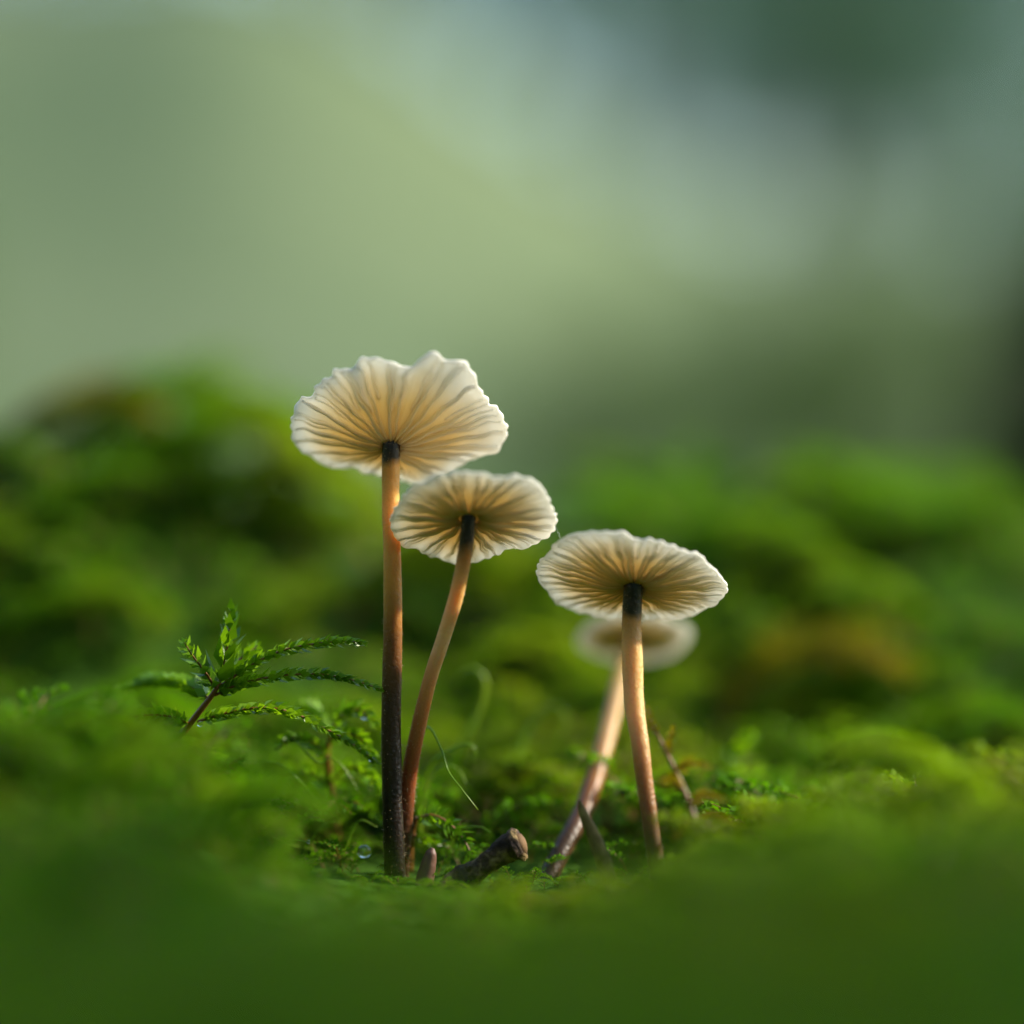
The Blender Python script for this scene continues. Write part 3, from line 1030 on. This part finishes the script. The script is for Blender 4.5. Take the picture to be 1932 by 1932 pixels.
spike('dry_needle', 'pale dry pointed needle leaning across the foot of the smallest mushroom', 'needle',
      [(1165, 1740, -3.4), (1155, 1680, -3.2), (1135, 1615, -3), (1112, 1560, -2.8), (1098, 1530, -2.7), (1093, 1510, -2.7)], [15, 15, 14, 11, 8, 2], NEED, 3)
spike('bud_stub', 'blunt reddish brown stub between the tallest stem and the twig', 'stub',
      [(785, 1735, -0.6), (795, 1690, -0.6), (805, 1645, -0.5), (813, 1612, -0.5), (816, 1600, -0.5)], [19, 18, 16, 11, 4], STUB, 4)
spike('green_stub', 'dark green blunt stub left of the tallest stem foot', 'stub',
      [(345, 1670, -1), (362, 1635, -1), (380, 1605, -1), (390, 1594, -1)], [14, 13, 12, 7],
      plain('green_stub', [(0.3, (0.012, 0.05, 0.01)), (0.7, (0.03, 0.09, 0.015))], 600, 0.35, 0.5), 5)

# ------------------------------------------------------------------ dew
def dew_material():
    m, n, l = mat('dew')
    p = n.new('ShaderNodeBsdfPrincipled')
    p.inputs['Base Color'].default_value = (1, 1, 1, 1)
    p.inputs['Roughness'].default_value = 0.02
    p.inputs['IOR'].default_value = 1.33
    p.inputs['Transmission Weight'].default_value = 1.0
    o = n.new('ShaderNodeOutputMaterial')
    l.new(p.outputs[0], o.inputs[0])
    return m


DEW = dew_material()


def droplet(px, py, y, r, label, group=None):
    c = at(px, py, y)
    n_t, n_p = 10, 16
    t = np.linspace(0.05, math.pi - 0.05, n_t)
    a = np.linspace(0, 2 * math.pi, n_p, endpoint=False)
    T, A = np.meshgrid(t, a, indexing='ij')
    sag = 1 + 0.10 * np.cos(T)                   # fuller below than above
    V = np.stack([r * np.sin(T) * np.cos(A) * (2 - sag), r * np.sin(T) * np.sin(A) * (2 - sag), r * 0.92 * np.cos(T)], -1).reshape(-1, 3) + c
    V = np.vstack([V, c + [0, 0, r * .925], c - [0, 0, r * .925]])
    i, j = np.meshgrid(np.arange(n_t - 1), np.arange(n_p), indexing='ij')
    j2 = (j + 1) % n_p
    Q = np.stack([i * n_p + j, (i + 1) * n_p + j, (i + 1) * n_p + j2, i * n_p + j2], -1).reshape(-1, 4)
    e = []
    b = (n_t - 1) * n_p
    for q in range(0, n_p, 2):
        e += [[n_t * n_p, q, q + 1, (q + 2) % n_p], [n_t * n_p + 1, b + (q + 2) % n_p, b + q + 1, b + q]]
    tag(link_mesh('dew_drop', V, np.vstack([Q, e]), DEW, smooth=True), label, 'dew drop', group)


droplet(687, 1606, -2.2, 0.38, 'largest bright dew drop at the foot of the tallest mushroom')
DG = 'dew drops in the moss'
DL = 'tiny glinting dew drop hanging in the moss left of the tallest stem'
for px, py, y, r in [(378, 1366, .1, .17), (335, 1415, .8, .12), (530, 1490, 0, .11), (582, 1588, 0, .10), (292, 1505, 1.0, .12), (284, 1545, 1.0, .12),
                     (640, 1392, .6, .13), (700, 1432, 1.1, .15), (418, 1308, -.2, .10), (640, 1380, 3.0, .15), (688, 1352, 3.5, .17)]:
    droplet(px, py, y, r, DL, DG)

# ------------------------------------------------------------------ spider thread
P = spline(pts((1046, 990, -2.5), (1062, 1025, -2.4), (1078, 1062, -2.2)), 12)
V, Q, UV = tube(P, 0.006, 5)
tag(link_mesh('spider_thread', V, Q, plain('silk', [(0.3, (0.7, 0.7, 0.7)), (0.7, (0.8, 0.8, 0.8))], 100, 0.3)), 'fine spider thread between two neighbouring mushroom caps', 'spider thread')

# ------------------------------------------------------------------ background: stump, shrubs, trees (metres away)
BARK = plain('tree_bark', [(0.3, (0.035, 0.028, 0.018)), (0.7, (0.12, 0.10, 0.07))], 6, 0.9, 0.2, bump=0.01, bump_scale=18, stretch=(1, 1, 0.25))
BARK_MOSSY = plain('mossy_bark', [(0.3, (0.012, 0.012, 0.004)), (0.55, (0.030, 0.034, 0.008)), (0.75, (0.04, 0.06, 0.008))], 30, 0.95, 0.1, bump=0.004, bump_scale=90, stretch=(1, 1, 0.3))
LEAF_PALE = leafy('pale_leaves', [(0.3, (0.18, 0.22, 0.07)), (0.7, (0.30, 0.31, 0.11))], 1.2, 0.4, tint=(1, 1, .8))
LEAF_BLUE = leafy('blue_green_leaves', [(0.3, (0.07, 0.16, 0.10)), (0.7, (0.12, 0.24, 0.14))], 1.2, 0.4, tint=(1, 1, .9))
LEAF_DARK = leafy('dark_leaves', [(0.3, (0.05, 0.10, 0.05)), (0.7, (0.09, 0.15, 0.07))], 1.2, 0.4, tint=(1, 1, .8))
LEAF_GREEN = leafy('shrub_leaves', [(0.3, (0.07, 0.13, 0.035)), (0.7, (0.12, 0.19, 0.05))], 3.0, 0.4, tint=(1, 1, .7))


def stump(x, y, r, h):
    r_ = np.random.default_rng(31)
    z0 = float(gz(x, y)) - 15
    base = np.array([x, y, z0])
    root = empty('tree_stump', base)
    tag(root, 'dark mossy tree stump out of focus behind the right mound', 'stump')
    n, sd = 24, 48
    a = np.linspace(0, 2 * math.pi, sd, endpoint=False)
    zz = np.linspace(0, 1, n)
    flare = 1 + 0.55 * (1 - zz) ** 3
    rr = r * flare[:, None] * (1 + 0.10 * np.sin(a * 5 + 1)[None] * (1 - zz[:, None] * .6) + 0.05 * np.sin(a * 13 + 2)[None] + 0.02 * r_.normal(0, 1, (n, sd)))
    top = h * (1 + 0.10 * np.sin(a * 2 + 1) + 0.06 * np.sin(a * 7))
    V = np.stack([rr * np.cos(a), rr * np.sin(a), zz[:, None] * top[None]], -1).reshape(-1, 3) + base
    V = np.vstack([V, base + [0, 0, h * .93]])
    i, j = np.meshgrid(np.arange(n - 1), np.arange(sd), indexing='ij')
    j2 = (j + 1) % sd
    Q = np.stack([i * sd + j, i * sd + j2, (i + 1) * sd + j2, (i + 1) * sd + j], -1).reshape(-1, 4)
    link_mesh('bark', V[:-1], Q, BARK_MOSSY, root, True, origin=base)
    b = (n - 1) * sd
    T = np.array([[n * sd, b + q, b + (q + 1) % sd, b + (q + 2) % sd] for q in range(0, sd, 2)])
    link_mesh('cut_face', V, T, plain('old_wood', [(0.3, (0.05, 0.035, 0.02)), (0.7, (0.10, 0.08, 0.045))], 40, 0.9), root, origin=base)


stump(232, 700, 85, 125)


def leaves_cloud(centres, n, spread, size, r_):
    c = centres[r_.integers(len(centres), size=n)] + r_.normal(0, 1, (n, 3)) * spread
    d = r_.normal(0, 1, (n, 3))
    d[:, 2] -= 0.4
    d /= np.linalg.norm(d, axis=1)[:, None]
    t = np.cross(d, r_.normal(0, 1, (n, 3)))
    t /= np.linalg.norm(t, axis=1)[:, None]
    nn = np.cross(d, t)
    ln = size * r_.uniform(0.7, 1.3, n)[:, None]
    V = np.stack([c, c + d * ln * .45 + t * ln * .32 + nn * ln * .06, c + d * ln, c + d * ln * .45 - t * ln * .32 + nn * ln * .06], 1).reshape(-1, 3)
    return V, np.arange(4 * n).reshape(-1, 4)


def make_tree(h, crown_r, low, n_leaf, leaf_size, leaf_mat, seed, name='tree', trunk_r=130):
    r_ = np.random.default_rng(seed)
    root = empty(name, (0, 0, 0))
    bag = Bag()
    P = spline(np.array([[0, 0, -200], [r_.normal(0, 60), r_.normal(0, 60), h * .3], [r_.normal(0, 150), r_.normal(0, 150), h * .65], [r_.normal(0, 200), r_.normal(0, 200), h * .97]]), 24)
    V, Q, _ = tube(P, np.linspace(1, 0.12, 24) ** 1.2 * trunk_r, 10, wob=0.08, rng=r_)
    bag.add(V, Q)
    cs = []
    for k in range(26):
        t = low + (0.96 - low) * k / 25
        i = min(int(t * 23), 22)
        a = k * 2.4 + r_.uniform(-.4, .4)
        ln = crown_r * (1.0 - 0.62 * max(0, (t - low) / (1 - low)) ** 1.5) * r_.uniform(0.7, 1.1)
        e = P[i] + np.array([math.cos(a) * ln, math.sin(a) * ln, ln * r_.uniform(-0.1, 0.45)])
        L = spline(np.array([P[i], P[i] * .5 + e * .5 + [0, 0, ln * .08], e]), 8)
        V, Q, _ = tube(L, np.linspace(trunk_r * .3 * (1.1 - t), trunk_r * .04, 8), 5)
        bag.add(V, Q)
        cs += [L[3], L[5], L[6], L[7], L[7]]
    V, Q, M = bag.get()
    link_mesh('trunk', V, Q, BARK, root, True)
    V, Q = leaves_cloud(np.array(cs), n_leaf, crown_r * .17, leaf_size, r_)
    link_mesh('crown', V, Q, leaf_mat, root)
    return root


TP = {}


def tree(kind, deg, dist, s, rz, label, group, cat='tree'):
    """deg: bearing from straight ahead, dist in m"""
    if kind not in TP:
        TP[kind] = {
            'pale': lambda: make_tree(7500, 2300, 0.06, 5500, 150, LEAF_PALE, 51),
            'blue': lambda: make_tree(9000, 2100, 0.08, 7000, 150, LEAF_BLUE, 52),
            'dark': lambda: make_tree(8500, 2400, 0.05, 3800, 150, LEAF_DARK, 53),
            'shrub': lambda: make_tree(900, 480, 0.08, 2600, 62, LEAF_GREEN, 54, 'shrub', 18),
        }[kind]()
        o = TP[kind]
    else:
        o = copy_tree(TP[kind])
    x, y = dist * 1000 * math.sin(R(deg)), dist * 1000 * math.cos(R(deg))
    o.location = (x * MM, y * MM, float(gz(x, y)) * MM)
    o.rotation_euler = (0, 0, rz)
    o.scale = (s, s, s)
    tag(o, label, cat, group)


for k, (d, r) in enumerate([(-20, 30), (-14, 32), (-10, 25), (-6.5, 30), (-3.5, 26), (-27, 30)]):
    tree('pale', d, r, 0.9 + 0.06 * (k % 3), k * 1.3, 'pale olive blurred tree in the distance above the left mound', 'distant olive trees')
for k, (d, r) in enumerate([(-1.0, 34), (2.0, 24), (5.5, 30), (0.5, 44), (4, 50), (8, 40), (-3, 52), (7, 27), (10, 33), (12.5, 38), (15, 30), (6, 38), (7.6, 33)]):
    tree('blue', d, r, 0.9 + 0.06 * (k % 3), k * 1.7, 'bluish grey blurred tree in the distance behind the mushroom caps', 'distant bluish trees')
for k, (d, r) in enumerate([(13.5, 24), (18, 17), (25, 20)]):
    tree('dark', d, r, 0.9 + 0.06 * (k % 3), k * 2.1, 'dark green blurred tree in the distance above the right mound', 'distant dark trees')
for k, (d, r, s) in enumerate([(0.8, 3.6, 0.25), (4.5, 4.4, 0.34), (8.0, 3.6, 0.34), (13, 3.2, 0.5), (-14, 5.5, 0.4)]):
    tree('shrub', d, r, s, k * 1.1, 'low green blurred shrub standing on the far forest floor', 'far low shrubs', 'shrub')

# the wood goes on around and behind the camera and keeps low sky light off the clearing
for k in range(16):
    d = 118 + k * 10.2
    tree('dark' if k % 3 else 'pale', d, 7.5 + 2.5 * (k % 3), 1.0, k * 0.9, 'broadleaf tree of the wood that rings the mossy clearing', 'trees around the clearing')


def shade_sapling():
    """unseen young tree, added so its leaves shade the moss in front of the mushrooms"""
    r_ = np.random.default_rng(66)
    ts = np.array(to_sun)
    foot = np.array([620.0, -40.0, 0.0])
    foot[2] = float(gz(foot[0], foot[1])) - 10
    root = empty('shade_sapling', foot)
    tag(root, 'unseen leafy young tree added to shade the moss in front of the mushrooms', 'shade_sapling')
    top = np.array([640.0, -60.0, 520.0])
    bag = Bag()
    P = spline(np.array([foot, foot + [15, 10, 180], foot + [10, -10, 350], top]), 20)
    V, Q, _ = tube(P, np.linspace(14, 4, 20), 8, wob=.05, rng=r_)
    bag.add(V, Q)
    cs = []
    for k in range(9):
        g = np.array([r_.uniform(-90, 90), -62 - k * 13 + r_.uniform(-6, 6), 5.0])
        e = g + ts * r_.uniform(560, 760)
        L = spline(np.array([P[8 + k], P[8 + k] * .5 + e * .5 + [0, 0, 30], e]), 8)
        V, Q, _ = tube(L, np.linspace(4, 1.2, 8), 5)
        bag.add(V, Q)
        cs += [L[6], L[7]]
    V, Q, M = bag.get()
    link_mesh('trunk', V, Q, BARK, root, True, origin=foot)
    n = 360
    g = np.stack([r_.uniform(-150, 80, n), r_.uniform(-190, -50, n), np.full(n, 5.0)], 1)  # leaves added along the sun's direction from the ground they are to shade
    c = g + ts * r_.uniform(560, 760, n)[:, None]
    d = r_.normal(0, 1, (n, 3)) * [1, 1, .4]
    d /= np.linalg.norm(d, axis=1)[:, None]
    t = np.cross(d, [0.2, 0.1, 1.0])
    t /= np.linalg.norm(t, axis=1)[:, None]
    ln = r_.uniform(28, 44, n)[:, None]
    V = np.stack([c, c + d * ln * .45 + t * ln * .36 + [0, 0, 2], c + d * ln, c + d * ln * .45 - t * ln * .36 + [0, 0, 2]], 1).reshape(-1, 3)
    link_mesh('foliage', V, np.arange(4 * n).reshape(-1, 4), LEAF_GREEN, root, origin=foot)


shade_sapling()
